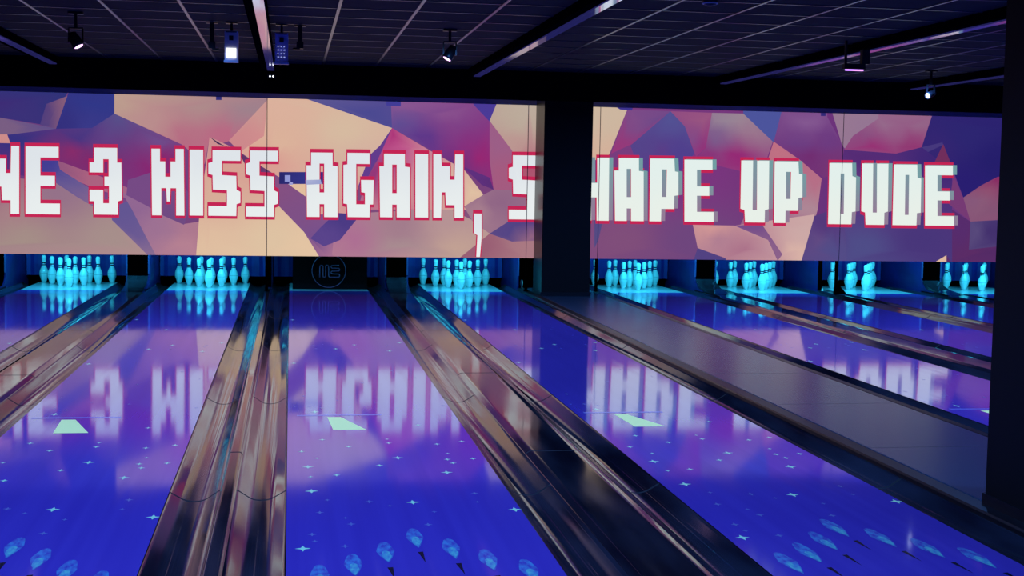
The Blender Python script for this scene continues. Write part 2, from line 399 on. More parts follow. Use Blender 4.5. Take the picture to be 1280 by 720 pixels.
# ------------------------------------------------------------------ bowling pins
PP = [(.0258, 0), (.0287, .005), (.0362, .0190), (.0454, .0572), (.0500, .070), (.0555, .0857), (.0592, .1), (.0605, .1143), (.0600, .126), (.0594, .1286), (.0600, .1312), (.0581, .1492), (.0520, .172), (.0471, .1841), (.0380, .204), (.0310, .2191), (.0265, .235), (.0249, .2365),
      (.0240, .2440), (.0233, .2520), (.0228, .2556), (.0232, .2620), (.0237, .2680), (.0250, .2785), (.0259, .285), (.0290, .3098), (.0310, .325), (.0323, .3431), (.0315, .355), (.0280, .367), (.0215, .3745), (.0120, .3795), (.002, .381)]
keys = []
for i in range(len(PP)-1):
    z = (PP[i][1]+PP[i+1][1])/2
    keys.append('stripe' if (.2365 < z < .2520 or .2620 < z < .2785 or .1286 < z < .1312) else ('stripe_w' if .2520 < z < .2620 else 'pin'))
b = MB(); b.lathe(PP, 'pin', 22, keys=keys); b.v = b.v; first_pin = b.build('bowling_pin')
first_pin.data.name = 'bowling_pin'
used = False
PO = {1: (0, 0), 2: (-.1524, .264), 3: (.1524, .264), 4: (-.3048, .528), 5: (0, .528), 6: (.3048, .528), 7: (-.4572, .792), 8: (-.1524, .792), 9: (.1524, .792), 10: (.4572, .792)}
PN = {1: 'front pin', 2: 'left pin of the second row', 3: 'right pin of the second row', 4: 'left pin of the third row', 5: 'middle pin of the third row', 6: 'right pin of the third row',
      7: 'leftmost back row pin', 8: 'second back row pin from left', 9: 'third back row pin from left', 10: 'rightmost back row pin'}
RN = {1: 'leftmost rack', 2: 'second rack from the left', 4: 'rack left of the column', 5: 'first rack after the column', 6: 'second rack after the column', 7: 'third rack after the column', 8: 'farthest right rack'}
for i in (1, 2, 4, 5, 6, 7, 8):
    for k in range(1, 11):
        if not used: o = first_pin; used = True
        else: o = first_pin.copy(); COL.objects.link(o)
        o.location = (LC[i]+PO[k][0], YH+PO[k][1], 0)
        tag(o, 'cyan-lit white %s, %s' % (PN[k], RN[i]), 'bowling pin', 'bowling pins')
# pins lying in the gutters beside the decks
o = first_pin.copy(); COL.objects.link(o); o.rotation_euler = (math.pi/2, 0, -.25); o.location = (e(7, -1)-.125, 19.15, -.010)
tag(o, 'fallen pin lying in the gutter left of the third rack after the column', 'bowling pin', 'bowling pins')
t = thing('pin_sensor', 'small pale device standing in the dark gap left of the black column', 'sensor', (3.215, 18.95, -.14))  # unidentified small pale object, modelled as a turned upright body
b = MB(); b.lathe([(.02, 0), (.02, .01), (.012, .02), (.012, .19), (.018, .2), (.022, .235), (.016, .262), (.004, .27)], 'pin', 16); b.build('body', t)
b = MB(); b.lathe([(.035, 0), (.035, .008), (.021, .012)], 'edge', 16); b.build('base', t)

# ------------------------------------------------------------------ black logo board
bx = (.0325+1.0405)/2+.0
t = thing('logo_board', 'black masking board with a thin circular line logo, closing the third lane', 'board', (.536, 18.75, 0))
b = MB(); b.box(-.503, .503, 0, .02, .001, .95, 'board'); b.build('panel', t)
b = MB()
P = lambda px, py: at_y(px, py, 18.744)-Vector((.536, 18.75, 0))
c = at_y(411, 338.6, 18.744)-Vector((.536, 18.75, 0)); r = .226
b.tube([(c.x+r*math.cos(a*math.pi/32), -.006, c.z+r*math.sin(a*math.pi/32)) for a in range(65)], .0045, 'logo', 6)
b.build('logo_ring', t)
b = MB()
def path(pts):  # pts in the 12x crop (370,310)
    out = [P(370+x/12, 310+y/12) for x, y in pts]
    b.tube([(p.x, -.006, p.z) for p in out], .0065, 'logo', 6)
def arc(cx, cy, rx, ry, a0, a1, n=7): return [(cx+rx*math.cos(math.radians(a0+(a1-a0)*i/n)), cy+ry*math.sin(math.radians(a0+(a1-a0)*i/n))) for i in range(n+1)]
path([(357, 440)]+arc(382, 285, 24, 26, 180, 360)+arc(425, 415, 20, 22, 180, 0)+arc(467, 285, 22, 26, 180, 360)+arc(510, 415, 20, 22, 180, 90)+[(630, 438)]+arc(632, 414, 22, 24, 90, -90)+[(550, 390)]+arc(550, 368, 24, 20, 90, 270)+[(630, 345)]+arc(632, 325, 22, 20, 90, -90)+[(550, 303)]+arc(550, 283, 24, 20, 90, 270)+[(645, 262)])
b.build('logo_letters', t)

# ------------------------------------------------------------------ columns
def column(x0, x1, y0, y1, zb, label, side='column', k='pillar'):
    t = thing('column', label, 'column', ((x0+x1)/2, (y0+y1)/2, zb))
    b = MB(); o = .008
    pr = [(x0+o, y0), (x1-o, y0), (x1, y0+o), (x1, y1-o), (x1-o, y1), (x0+o, y1), (x0, y1-o), (x0, y0+o)]
    b.face([(x, y, zb) for x, y in pr][::-1], k); b.face([(x, y, CEIL) for x, y in pr], k)
    for i in range(8):
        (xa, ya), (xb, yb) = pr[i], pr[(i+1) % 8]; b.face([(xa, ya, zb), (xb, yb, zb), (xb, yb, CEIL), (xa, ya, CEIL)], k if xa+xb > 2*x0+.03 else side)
    off(b, t.location).build('shaft', t)
    b = MB(); b.box(x0-.012, x1+.012, y0-.012, y1, zb, zb+.05, 'edge'); off(b, t.location).build('base_trim', t)
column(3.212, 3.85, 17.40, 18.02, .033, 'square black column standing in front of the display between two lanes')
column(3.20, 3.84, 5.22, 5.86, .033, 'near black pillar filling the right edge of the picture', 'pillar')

# ------------------------------------------------------------------ display wall picture
BG = []   # (polygon in photo frame of the display plane, [(x,y,(r,g,b))...])
def P_(pts, *ctrl): BG.append((pts, ctrl))
P_([(-130, 80), (1420, 80), (1420, 350), (-130, 350)], (0, 200, (110, 60, 125)), (600, 200, (120, 60, 125)), (1240, 250, (70, 50, 120)), (620, 315, (140, 90, 125)))
# left part
P_([(-130, 80), (87, 112), (60, 157), (0, 147), (-130, 130)], (0, 120, (62, 42, 122)), (85, 120, (46, 50, 126)), (20, 145, (58, 48, 125)))
P_([(87, 119), (70, 161), (50, 156), (58, 130)], (84, 125, (138, 92, 122)), (72, 155, (122, 82, 125)), (50, 140, (66, 50, 126)), (55, 155, (80, 60, 128)))
P_([(-130, 130), (0, 147), (57, 158), (70, 161), (14, 168), (-130, 180)], (10, 158, (122, 92, 132)), (60, 161, (98, 78, 138)))
P_([(-130, 178), (14, 168), (70, 161), (115, 160), (143, 142), (228, 180), (235, 245), (140, 275), (72, 225), (-130, 200)], (20, 175, (52, 48, 132)), (100, 166, (55, 52, 138)), (145, 150, (86, 78, 142)), (200, 175, (112, 74, 142)),
   (130, 172, (98, 62, 136)), (90, 190, (140, 40, 108)), (200, 200, (142, 34, 110)), (190, 215, (140, 34, 116)), (120, 200, (134, 36, 108)), (30, 200, (90, 45, 125)), (190, 235, (112, 60, 132)), (140, 262, (120, 80, 140)))
P_([(0, 168), (9, 168), (13, 179), (-130, 176), (-130, 165)], (0, 173, (205, 140, 138)))
P_([(87, 112), (143, 112), (143, 142), (115, 160), (70, 161)], (120, 125, (46, 54, 142)), (80, 155, (50, 46, 130)), (110, 158, (56, 56, 142)))
P_([(70, 200), (130, 222), (190, 248), (190, 258), (120, 236), (66, 214)], (80, 206, (150, 84, 126)), (120, 225, (176, 96, 128)), (180, 250, (160, 100, 140)))
P_([(40, 200), (72, 200), (75, 212), (112, 235), (140, 262), (140, 275), (96, 250), (70, 238), (45, 225)], (58, 206, (64, 58, 152)), (85, 228, (104, 88, 150)), (120, 250, (128, 98, 146)))
P_([(-130, 212), (66, 226), (96, 246), (140, 272), (172, 296), (202, 340), (-130, 340)], (5, 235, (160, 96, 126)), (70, 240, (150, 112, 138)), (30, 300, (166, 142, 134)), (140, 300, (168, 142, 138)), (190, 318, (178, 140, 142)), (20, 265, (168, 128, 134)))
P_([(138, 262), (152, 255), (162, 250), (186, 300), (206, 340), (140, 275)], (155, 265, (98, 84, 150)), (172, 285, (104, 86, 150)), (196, 314, (140, 108, 146)))
P_([(152, 240), (190, 258), (230, 280), (262, 275), (258, 340), (206, 340), (182, 295), (165, 262)], (170, 262, (146, 100, 148)), (200, 285, (160, 112, 148)), (230, 310, (186, 128, 146)), (245, 285, (176, 118, 142)))
P_([(160, 225), (190, 215), (228, 230), (242, 250), (230, 281), (205, 270), (185, 258), (158, 244)], (200, 240, (120, 72, 136)), (225, 272, (112, 72, 132)))
P_([(143, 110), (335, 110), (335, 124), (320, 140), (290, 175), (275, 180), (262, 172), (256, 205), (228, 181), (143, 142)], (150, 122, (190, 156, 140)), (250, 130, (176, 138, 138)), (190, 155, (188, 140, 140)), (225, 175, (186, 104, 130)), (280, 170, (190, 100, 130)), (310, 140, (160, 128, 140)))
P_([(335, 124), (320, 140), (286, 176), (300, 190), (336, 190), (336, 124)], (330, 140, (206, 150, 144)), (300, 175, (208, 134, 138)), (330, 180, (214, 140, 140)))
P_([(262, 171), (290, 184), (306, 196), (330, 220), (350, 257), (380, 290), (410, 322), (412, 345), (243, 345), (250, 260)], (262, 182, (206, 142, 142)), (300, 210, (218, 160, 146)), (270, 240, (218, 172, 150)), (260, 310, (226, 190, 158)), (340, 300, (224, 194, 160)), (380, 312, (230, 196, 160)))
P_([(262, 171), (278, 181), (289, 185), (272, 180)], (270, 176, (62, 40, 84)))
P_([(336, 110), (385, 110), (400, 124), (490, 160), (456, 215), (448, 232), (440, 268), (392, 268), (350, 226), (322, 205), (300, 190), (330, 170)], (350, 130, (222, 176, 154)), (430, 165, (216, 186, 158)), (350, 180, (222, 178, 152)), (340, 200, (220, 156, 144)), (400, 245, (220, 172, 150)), (450, 200, (214, 176, 158)), (440, 262, (214, 150, 150)))
P_([(298, 190), (322, 205), (350, 222), (384, 247), (400, 268), (425, 268), (445, 300), (462, 345), (414, 345), (380, 290), (348, 257), (332, 236), (312, 216)], (312, 205, (96, 50, 104)), (350, 235, (134, 78, 132)), (375, 270, (128, 78, 136)), (395, 295, (120, 78, 142)), (420, 315, (170, 110, 146)))
P_([(360, 230), (384, 230), (384, 247)], (380, 236, (226, 190, 158)))
P_([(422, 268), (560, 260), (590, 275), (612, 292), (575, 322), (570, 345), (440, 345), (415, 318), (418, 290)], (440, 300, (176, 108, 148)), (500, 285, (164, 122, 140)), (560, 275, (184, 146, 148)), (500, 312, (170, 140, 144)), (570, 310, (196, 160, 146)), (430, 316, (180, 120, 146)))
P_([(420, 266), (447, 268), (446, 274), (425, 300), (405, 308), (388, 298), (400, 285)], (432, 272, (74, 56, 136)), (405, 296, (90, 66, 144)))
P_([(384, 112), (490, 112), (490, 160), (440, 143), (384, 124)], (400, 127, (90, 84, 150)), (460, 140, (74, 72, 150)), (470, 122, (84, 74, 150)))
P_([(488, 112), (600, 112), (592, 131), (612, 151), (614, 200), (617, 236), (560, 200), (490, 160)], (500, 130, (138, 84, 148)), (560, 135, (142, 82, 146)), (500, 152, (96, 74, 150)), (530, 175, (92, 52, 142)), (570, 160, (130, 62, 138)), (600, 195, (158, 34, 116)), (580, 180, (138, 44, 128)), (610, 220, (140, 44, 122)), (570, 205, (104, 46, 130)))
P_([(490, 160), (475, 182), (462, 194), (448, 232), (455, 232), (468, 205), (484, 185)], (470, 190, (98, 60, 140)))
P_([(490, 160), (537, 188), (580, 212), (604, 243), (585, 262), (448, 262), (455, 230), (472, 200)], (488, 172, (178, 48, 122)), (500, 188, (196, 80, 140)), (530, 190, (206, 130, 150)), (470, 215, (150, 50, 122)), (530, 240, (220, 160, 152)), (590, 240, (226, 192, 160)), (570, 222, (218, 176, 158)), (500, 255, (200, 120, 140)))
P_([(578, 208), (612, 222), (617, 237), (602, 231)], (600, 222, (98, 46, 132)), (612, 233, (90, 44, 120)))
P_([(592, 112), (628, 112), (627, 131), (612, 152), (592, 131)], (610, 135, (74, 58, 150)))
P_([(612, 151), (640, 188), (652, 240), (617, 237), (612, 200)], (620, 175, (158, 92, 136)), (635, 220, (168, 88, 128)))
P_([(628, 112), (690, 112), (690, 240), (650, 240), (640, 188), (612, 151)], (650, 150, (188, 170, 152)), (660, 140, (190, 172, 156)), (640, 180, (190, 150, 144)), (662, 210, (176, 80, 110)))
P_([(580, 258), (605, 243), (617, 237), (690, 240), (690, 262), (640, 275), (612, 292), (590, 276)], (620, 255, (144, 98, 134)), (600, 262, (168, 124, 142)))
P_([(612, 292), (640, 274), (662, 262), (690, 262), (690, 300), (640, 304)], (640, 288, (76, 64, 138)), (662, 276, (84, 62, 134)), (660, 295, (150, 100, 130)))
P_([(575, 322), (612, 292), (640, 302), (690, 300), (690, 345), (560, 345)], (600, 312, (156, 92, 116)), (660, 310, (172, 120, 130)))
# right part
P_([(690, 90), (1420, 90), (1420, 350), (690, 350)], (760, 200, (122, 58, 128)), (780, 300, (130, 76, 124)), (860, 300, (112, 68, 128)), (850, 220, (126, 48, 130)), (1000, 220, (120, 44, 120)), (1060, 230, (96, 50, 130)))
P_([(700, 110), (784, 110), (784, 137), (762, 192), (756, 200), (700, 200)], (750, 150, (206, 182, 158)), (745, 190, (214, 176, 152)))
P_([(784, 137), (838, 139), (790, 180), (764, 192)], (800, 150, (130, 74, 138)), (775, 188, (156, 52, 122)), (815, 150, (110, 70, 140)))
P_([(838, 139), (856, 158), (868, 192), (850, 215), (800, 215), (788, 182)], (838, 150, (82, 80, 152)), (850, 190, (78, 62, 146)), (805, 185, (84, 66, 142)), (830, 200, (96, 54, 136)))
P_([(838, 139), (890, 141), (882, 185), (870, 196), (856, 158)], (880, 150, (156, 82, 130)), (865, 175, (130, 72, 138)), (880, 185, (150, 46, 122)))
P_([(890, 141), (929, 142), (966, 177), (958, 200), (930, 215), (868, 200), (882, 185)], (905, 150, (150, 130, 150)), (925, 146, (156, 132, 148)), (895, 172, (122, 88, 142)), (940, 165, (156, 116, 142)), (920, 195, (154, 36, 118)), (880, 195, (140, 46, 122)))
P_([(929, 120), (982, 120), (982, 143), (967, 178), (929, 142)], (965, 155, (76, 84, 156)))
P_([(982, 120), (1034, 120), (1034, 146), (1055, 185), (1052, 215), (1030, 222), (967, 178)], (1010, 152, (134, 86, 148)), (1000, 180, (110, 60, 134)), (1035, 175, (110, 56, 132)), (1010, 195, (116, 42, 116)), (1045, 205, (120, 50, 118)))
P_([(1034, 120), (1098, 120), (1098, 148), (1074, 165), (1056, 186), (1052, 180)], (1045, 155, (152, 118, 146)), (1080, 155, (150, 116, 148)))
P_([(1098, 120), (1173, 120), (1173, 149), (1152, 184), (1120, 192), (1055, 187), (1066, 170), (1098, 148)], (1110, 152, (152, 108, 142)), (1150, 153, (150, 100, 138)), (1120, 164, (150, 88, 134)), (1080, 172, (140, 76, 130)), (1140, 181, (148, 50, 114)), (1090, 186, (156, 42, 116)))
P_([(1055, 187), (1120, 192), (1152, 184), (1190, 205), (1190, 330), (1050, 330), (1040, 270), (1050, 215)], (1080, 195, (86, 40, 120)), (1060, 230, (100, 56, 132)), (1130, 240, (90, 46, 126)), (1080, 310, (78, 76, 140)), (1150, 300, (72, 52, 126)), (1170, 200, (60, 36, 120)))
P_([(1173, 120), (1300, 120), (1300, 222), (1247, 221), (1204, 247), (1192, 215), (1152, 184)], (1210, 170, (44, 36, 118)), (1245, 200, (36, 28, 112)), (1170, 185, (52, 36, 118)), (1205, 230, (40, 28, 118)))
P_([(1179, 180), (1188, 203), (1168, 203)], (1179, 195, (112, 46, 92)))
P_([(1152, 184), (1178, 178), (1179, 181), (1160, 190)], (1170, 182, (70, 56, 124)))
P_([(1192, 220), (1204, 247), (1213, 277), (1186, 255)], (1200, 250, (118, 58, 116)))
P_([(1204, 247), (1226, 232), (1247, 221), (1300, 221), (1300, 272), (1213, 277)], (1243, 226, (140, 40, 100)), (1235, 238, (146, 76, 112)), (1225, 255, (140, 90, 122)), (1240, 265, (134, 82, 118)), (1215, 250, (136, 86, 124)))
P_([(1213, 277), (1300, 272), (1300, 302), (1211, 312)], (1215, 290, (90, 74, 128)), (1240, 290, (66, 46, 112)))
P_([(1190, 330), (1190, 262), (1213, 277), (1211, 312), (1300, 302), (1300, 345), (1183, 345), (1183, 319)], (1220, 320, (94, 42, 104)), (1200, 290, (88, 42, 112)), (1240, 315, (84, 40, 104)))
P_([(967, 177), (1000, 200), (1027, 223), (1022, 262), (1018, 276), (955, 282), (925, 282), (950, 230)], (975, 190, (196, 110, 130)), (1015, 225, (186, 108, 134)), (1010, 260, (176, 134, 150)), (970, 230, (170, 80, 120)), (960, 270, (150, 96, 136)))
P_([(918, 282), (1018, 268), (1014, 290), (998, 345), (900, 345), (905, 322), (872, 310), (866, 281)], (890, 285, (214, 150, 148)), (900, 300, (178, 124, 146)), (1005, 290, (206, 168, 166)), (995, 318, (222, 180, 166)), (930, 315, (174, 112, 138)), (960, 318, (190, 140, 154)))
P_([(918, 282), (952, 280), (978, 318), (972, 326), (960, 300)], (940, 286, (118, 74, 140)), (965, 310, (142, 96, 140)))
P_([(872, 310), (907, 323), (910, 345), (860, 345), (868, 322)], (880, 318, (82, 66, 130)))
P_([(1018, 270), (1040, 262), (1054, 262), (1060, 345), (996, 345), (1008, 305)], (1020, 300, (98, 72, 134)), (1040, 310, (80, 76, 140)), (1030, 280, (84, 54, 126)))
P_([(743, 258), (756, 265), (748, 300), (743, 310)], (748, 270, (84, 74, 130)))
P_([(1168, 328), (1183, 319), (1183, 345), (1160, 345)], (1178, 325, (222, 184, 158)))
BG.append(([(270, 119), (277, 119), (277, 125), (270, 125)], [(273, 122, (48, 46, 120))]))
BG.append(([(483, 124), (501, 124), (501, 133), (483, 132)], [(490, 128, (66, 60, 150))]))
BG.append(([(765, 130), (792, 131), (790, 138), (775, 137)], [(775, 134, (60, 50, 140))]))
BG.append(([(1026, 140), (1032, 140), (1032, 145), (1026, 145)], [(1030, 143, (50, 40, 120))]))
BG.append(([(349, 215), (405, 215), (405, 230), (349, 230)], [(350, 222, (40, 38, 112)), (375, 222, (50, 52, 140)), (400, 222, (52, 44, 130))]))
BG.append(([(356, 219), (363, 219), (363, 227), (356, 227)], [(359, 223, (146, 152, 214))]))
BG.append(([(362, 227), (366, 228), (366, 231), (361, 231)], [(364, 229, (160, 160, 214))]))

GL = {
 'E': [[(0, 0), (96, 0), (96, 16), (43, 16), (43, 43), (85, 43), (85, 58), (43, 58), (43, 84), (100, 84), (100, 100), (0, 100)]],
 '3': [[(14, 0), (85, 0), (85, 22), (98, 22), (100, 78), (88, 80), (88, 100), (14, 100), (14, 80), (0, 80), (0, 63), (42, 63), (42, 83), (60, 83), (60, 57), (46, 57), (46, 43), (59, 43), (59, 17), (42, 17), (42, 37), (0, 37), (0, 22), (14, 22)]],
 'M': [[(0, 0), (26, 0), (26, 19), (42, 19), (42, 42), (58, 42), (58, 19), (73, 19), (73, 0), (98, 0), (100, 100), (75, 100), (75, 59), (58, 59), (56, 79), (47, 79), (45, 59), (30, 59), (30, 100), (2, 100)]],
 'N': [[(0, 0), (26, 0), (28, 19), (55, 19), (55, 40), (71, 40), (73, 0), (100, 0), (100, 100), (71, 100), (71, 80), (42, 80), (40, 60), (28, 60), (26, 100), (0, 100)]],
 'I': [[(0, 0), (100, 0), (100, 100), (0, 100)]],
 'S': [[(13, 0), (100, 0), (100, 16), (42, 16), (42, 38), (87, 39), (88, 60), (100, 63), (100, 80), (88, 82), (87, 100), (0, 100), (0, 85), (58, 85), (58, 61), (14, 60), (13, 38), (0, 36), (0, 20), (13, 18)]],
 'A': [[(15, 0), (84, 0), (84, 20), (100, 21), (100, 100), (57, 100), (57, 80), (42, 80), (42, 100), (2, 100), (0, 20), (15, 20)], [(42, 17), (57, 17), (57, 62), (42, 62)]],
 'G': [[(13, 0), (86, 0), (86, 17), (42, 17), (42, 80), (71, 80), (71, 62), (59, 61), (58, 42), (100, 42), (98, 80), (87, 80), (86, 100), (14, 100), (12, 80), (0, 79), (0, 19), (13, 18)]],
 'P': [[(3, 0), (86, 0), (88, 20), (100, 21), (100, 58), (86, 59), (85, 80), (41, 80), (40, 100), (0, 100)], [(43, 17), (60, 17), (58, 61), (43, 61)]],
 'H': [[(0, 0), (40, 0), (40, 40), (60, 40), (60, 0), (100, 0), (98, 100), (58, 100), (58, 63), (40, 63), (40, 100), (0, 100)]],
 'U': [[(3, 0), (44, 0), (42, 80), (57, 80), (58, 0), (100, 0), (98, 78), (85, 80), (84, 100), (16, 100), (14, 80), (0, 78)]],
 'D': [[(5, 0), (86, 0), (87, 21), (100, 23), (98, 79), (85, 80), (83, 100), (0, 100)], [(45, 17), (58, 17), (56, 83), (43, 83)]],
 ',': [[(0, 0), (100, 0), (100, 55), (78, 100), (30, 100), (45, 50), (0, 45)]],
}
#        glyph  x0     x1     top    bottom   right-hand style
TEXT = [('N', -13, 24, 182, 267, 0), ('E', 32, 75, 183, 267.5, 0), ('3', 112, 152.5, 184.5, 268, 0), ('M', 189.3, 230.5, 185.8, 269, 0), ('I', 237, 254, 187, 269.3, 0), ('S', 260.5, 300.5, 187.5, 269.6, 0),
        ('S', 307.5, 347.5, 188, 270.6, 0), ('A', 383, 422, 190.5, 271, 0), ('G', 429.3, 467.2, 191, 271.2, 0), ('A', 474.3, 512.2, 192, 271.4, 0), ('I', 519.2, 535.2, 192.3, 271.7, 0), ('N', 541.7, 579, 192.6, 272, 0),
        (',', 592.5, 602, 267, 321, 0), ('S', 636, 675, 194, 274, 0), ('H', 724, 761.5, 197, 275.5, 1), ('A', 768, 804.5, 197.5, 276, 1), ('P', 811.7, 848, 198.2, 276.5, 1), ('E', 855.5, 892, 199.5, 277, 1),
        ('U', 925.5, 961.5, 200.5, 277.8, 1), ('P', 967.3, 1003, 201.5, 278.6, 1), ('D', 1035, 1070, 203.7, 280, 1), ('U', 1076.5, 1110.5, 204.3, 280.8, 1), ('D', 1115.5, 1151.5, 205.5, 281.3, 1), ('E', 1156.2, 1192.5, 206.7, 281.8, 1)]
LAYERS = [(([p], c), None) for p, c in BG]
CR = (196, 36, 84); 
def glyph(g, x0, x1, y0, y1, dx=0, dy=0, sl=.012): return [[(x0+(x1-x0)*u/100+dx, y0+(y1-y0)*v/100+dy+(x1-x0)*u/100*sl) for u, v in loop] for loop in GL[g]]
for g, x0, x1, y0, y1, st in TEXT:
    up, dn = (4.6, 3.6) if not st else (4.0, 3.8)
    for dx, dy in ((-1.3, -up), (1.2 if not st else .6, -up), (-1.3, dn), (1.2 if not st else .6, dn), (-1.5, 0), (1.4, 0)):
        if g == ',' and dy > 0: continue
        LAYERS.append(((glyph(g, x0, x1, y0, y1, dx, dy), [(0, 0, CR)]), None))
    if st:
        LAYERS.append(((glyph(g, x0, x1, y0, y1, 2.6, -.6), [(x0, y0, (128, 142, 158)), (x1+5, y0, (110, 160, 165)), (x0, y1, (150, 120, 150))]), None))
        LAYERS.append(((glyph(g, x0, x1, y0, y1, 5.0, -.6), [(x0, y0, (128, 142, 158)), (x1+5, y0, (110, 160, 165)), (x0, y1, (150, 120, 150))]), None))
for g, x0, x1, y0, y1, st in TEXT:
    LAYERS.append(((glyph(g, x0, x1, y0, y1), [(x0, y0, (222, 228, 234)), (x1, y1, (232, 238, 238))] if not st else [(x0, y0, (226, 240, 236)), (x1, y1, (232, 240, 232))]), None))
LAYERS.append((([[(382, 225), (401, 224.5), (402, 230), (382, 231)]], [(385, 228, (150, 154, 204)), (387.5, 227, (196, 204, 232)), (392, 228, (152, 160, 200)), (400, 228, (150, 160, 212))]), None))
def px_of(X, Z):
    d = Vector((X, YS, Z-H)); w = d.dot(FWD); return (640+F*d.dot(RT)/w, 360-F*d.dot(UP)/w)
SEAMS = [-5.6, -.303, 3.118, 4.098, 7.536, 11.4]
verts, edges = [], []
def add_loop(loop):
    n = len(verts); verts.extend(Vector(p) for p in loop)
    for i in range(len(loop)): edges.append((n+i, n+(i+1) % len(loop)))
def add_line(a, c): n = len(verts); verts.extend((Vector(a), Vector(c))); edges.append((n, n+1))
add_loop([px_of(SEAMS[0], ZB), px_of(SEAMS[-1], ZB), px_of(SEAMS[-1], ZT), px_of(SEAMS[0], ZT)])
for s in SEAMS[1:-1]:
    for dx in (-.0045, .0045): add_line(px_of(s+dx, ZB), px_of(s+dx, ZT))
for (loops, c), _ in LAYERS:
    for lp in loops: add_loop(lp)
nx = 105
for i in range(nx):
    for j in range(1, 14):
        X = SEAMS[0]+(SEAMS[-1]-SEAMS[0])*(i+.5+(.25 if j % 2 else -.25))/nx
        verts.append(Vector(px_of(X, ZB+(ZT-ZB)*j/14)))
ov, oe, of, _, _, _ = delaunay_2d_cdt(verts, edges, [], 0, 1e-5)
def inside(loops, x, y):
    c = False
    for lp in loops:
        n = len(lp)
        for i in range(n):
            x0, y0 = lp[i]; x1, y1 = lp[(i+1) % n]
            if (y0 > y) != (y1 > y) and x < (x1-x0)*(y-y0)/(y1-y0)+x0: c = not c
    return c
BB = [(min(p[0] for lp in l for p in lp), max(p[0] for lp in l for p in lp), min(p[1] for lp in l for p in lp), max(p[1] for lp in l for p in lp)) for (l, c), _ in LAYERS]
def shade(ctrl, x, y):
    if len(ctrl) == 1: return lin(ctrl[0][2])
    W = 0; o = [0, 0, 0]
    for cx, cy_, col in ctrl:
        w = 1/((x-cx)**2+(1.3*(y-cy_))**2+9); w = w**1.25
        W += w
        for i in range(3): o[i] += w*col[i]
    o = [v/W for v in o]; g_ = .3*o[0]+.5*o[1]+.2*o[2]
    return lin([g_+.92*(v-g_) for v in o])
panels = {k: [] for k in range(len(SEAMS)-1)}
PLX = [None]*len(ov)
for i, v in enumerate(ov):
    p = at_y(v.x, v.y, YS); PLX[i] = (p.x, p.z)
for f in of:
    cx = sum(ov[i].x for i in f)/len(f); cyy = sum(ov[i].y for i in f)/len(f)
    X = sum(PLX[i][0] for i in f)/len(f); Z = sum(PLX[i][1] for i in f)/len(f)
    if not (SEAMS[0] < X < SEAMS[-1] and ZB < Z < ZT): continue
    if any(abs(X-s) < .0045 for s in SEAMS[1:-1]): continue
    top = None
    for li in range(len(LAYERS)-1, -1, -1):
        bb = BB[li]
        if bb[0] <= cx <= bb[1] and bb[2] <= cyy <= bb[3] and inside(LAYERS[li][0][0], cx, cyy): top = li; break
    if top is None: continue
    k = max(i for i in range(len(SEAMS)-1) if SEAMS[i] < X)
    panels[k].append((f, top))
PL = ['leftmost display panel, showing the words before and including part of MISS', 'display panel showing AGAIN above the logo board, left of the black column', 'narrow display panel partly hidden behind the black column',
      'display panel right of the column, showing HAPE UP', 'rightmost display panel, showing the word DUDE']
for k, faces in panels.items():
    x0, x1 = SEAMS[k], SEAMS[k+1]; xc = (x0+x1)/2
    t = thing('display_panel', PL[k], 'display panel', (xc, YS, ZB), 'display panels above the pins')
    idx = {}; vs = []; fs = []; cols = []
    for f, top in faces:
        q = []
        for i in f:
            if i not in idx: idx[i] = len(vs); vs.append((PLX[i][0]-xc, -.002, PLX[i][1]-ZB))
            q.append(idx[i]); cols.append((*shade(LAYERS[top][0][1], ov[i].x, ov[i].y), 1))
        fs.append(q)
    me = bpy.data.meshes.new('screen_image'); me.from_pydata(vs, [], fs)
    at = me.color_attributes.new('picture', 'FLOAT_COLOR', 'CORNER')
    at.data.foreach_set('color', [c for col in cols for c in col])
    me.materials.append(M['screen'])
    o = bpy.data.objects.new('screen_image', me); COL.objects.link(o); o.parent = t
    b = MB(); b.box(x0+.003-xc, x1-.003-xc, 0, .03, 0, ZT-ZB, 'panel_frame'); b.build('panel_body', t)
    b = MB(); h = ZT-ZB; pr = [(-.003, h+.003), (-.055, h+.072), (.05, h+.072), (.05, h+.003)]
    for i in range(4):
        (ya, za), (yb, zb_) = pr[i], pr[(i+1) % 4]; b.face([(x0-xc+.001, ya, za), (x1-xc-.001, ya, za), (x1-xc-.001, yb, zb_), (x0-xc+.001, yb, zb_)], 'panel_frame')
    for q in (x0-xc+.001, x1-xc-.001): b.face([(q, y_, z_) for y_, z_ in pr], 'panel_frame')
    b.build('top_rail', t)

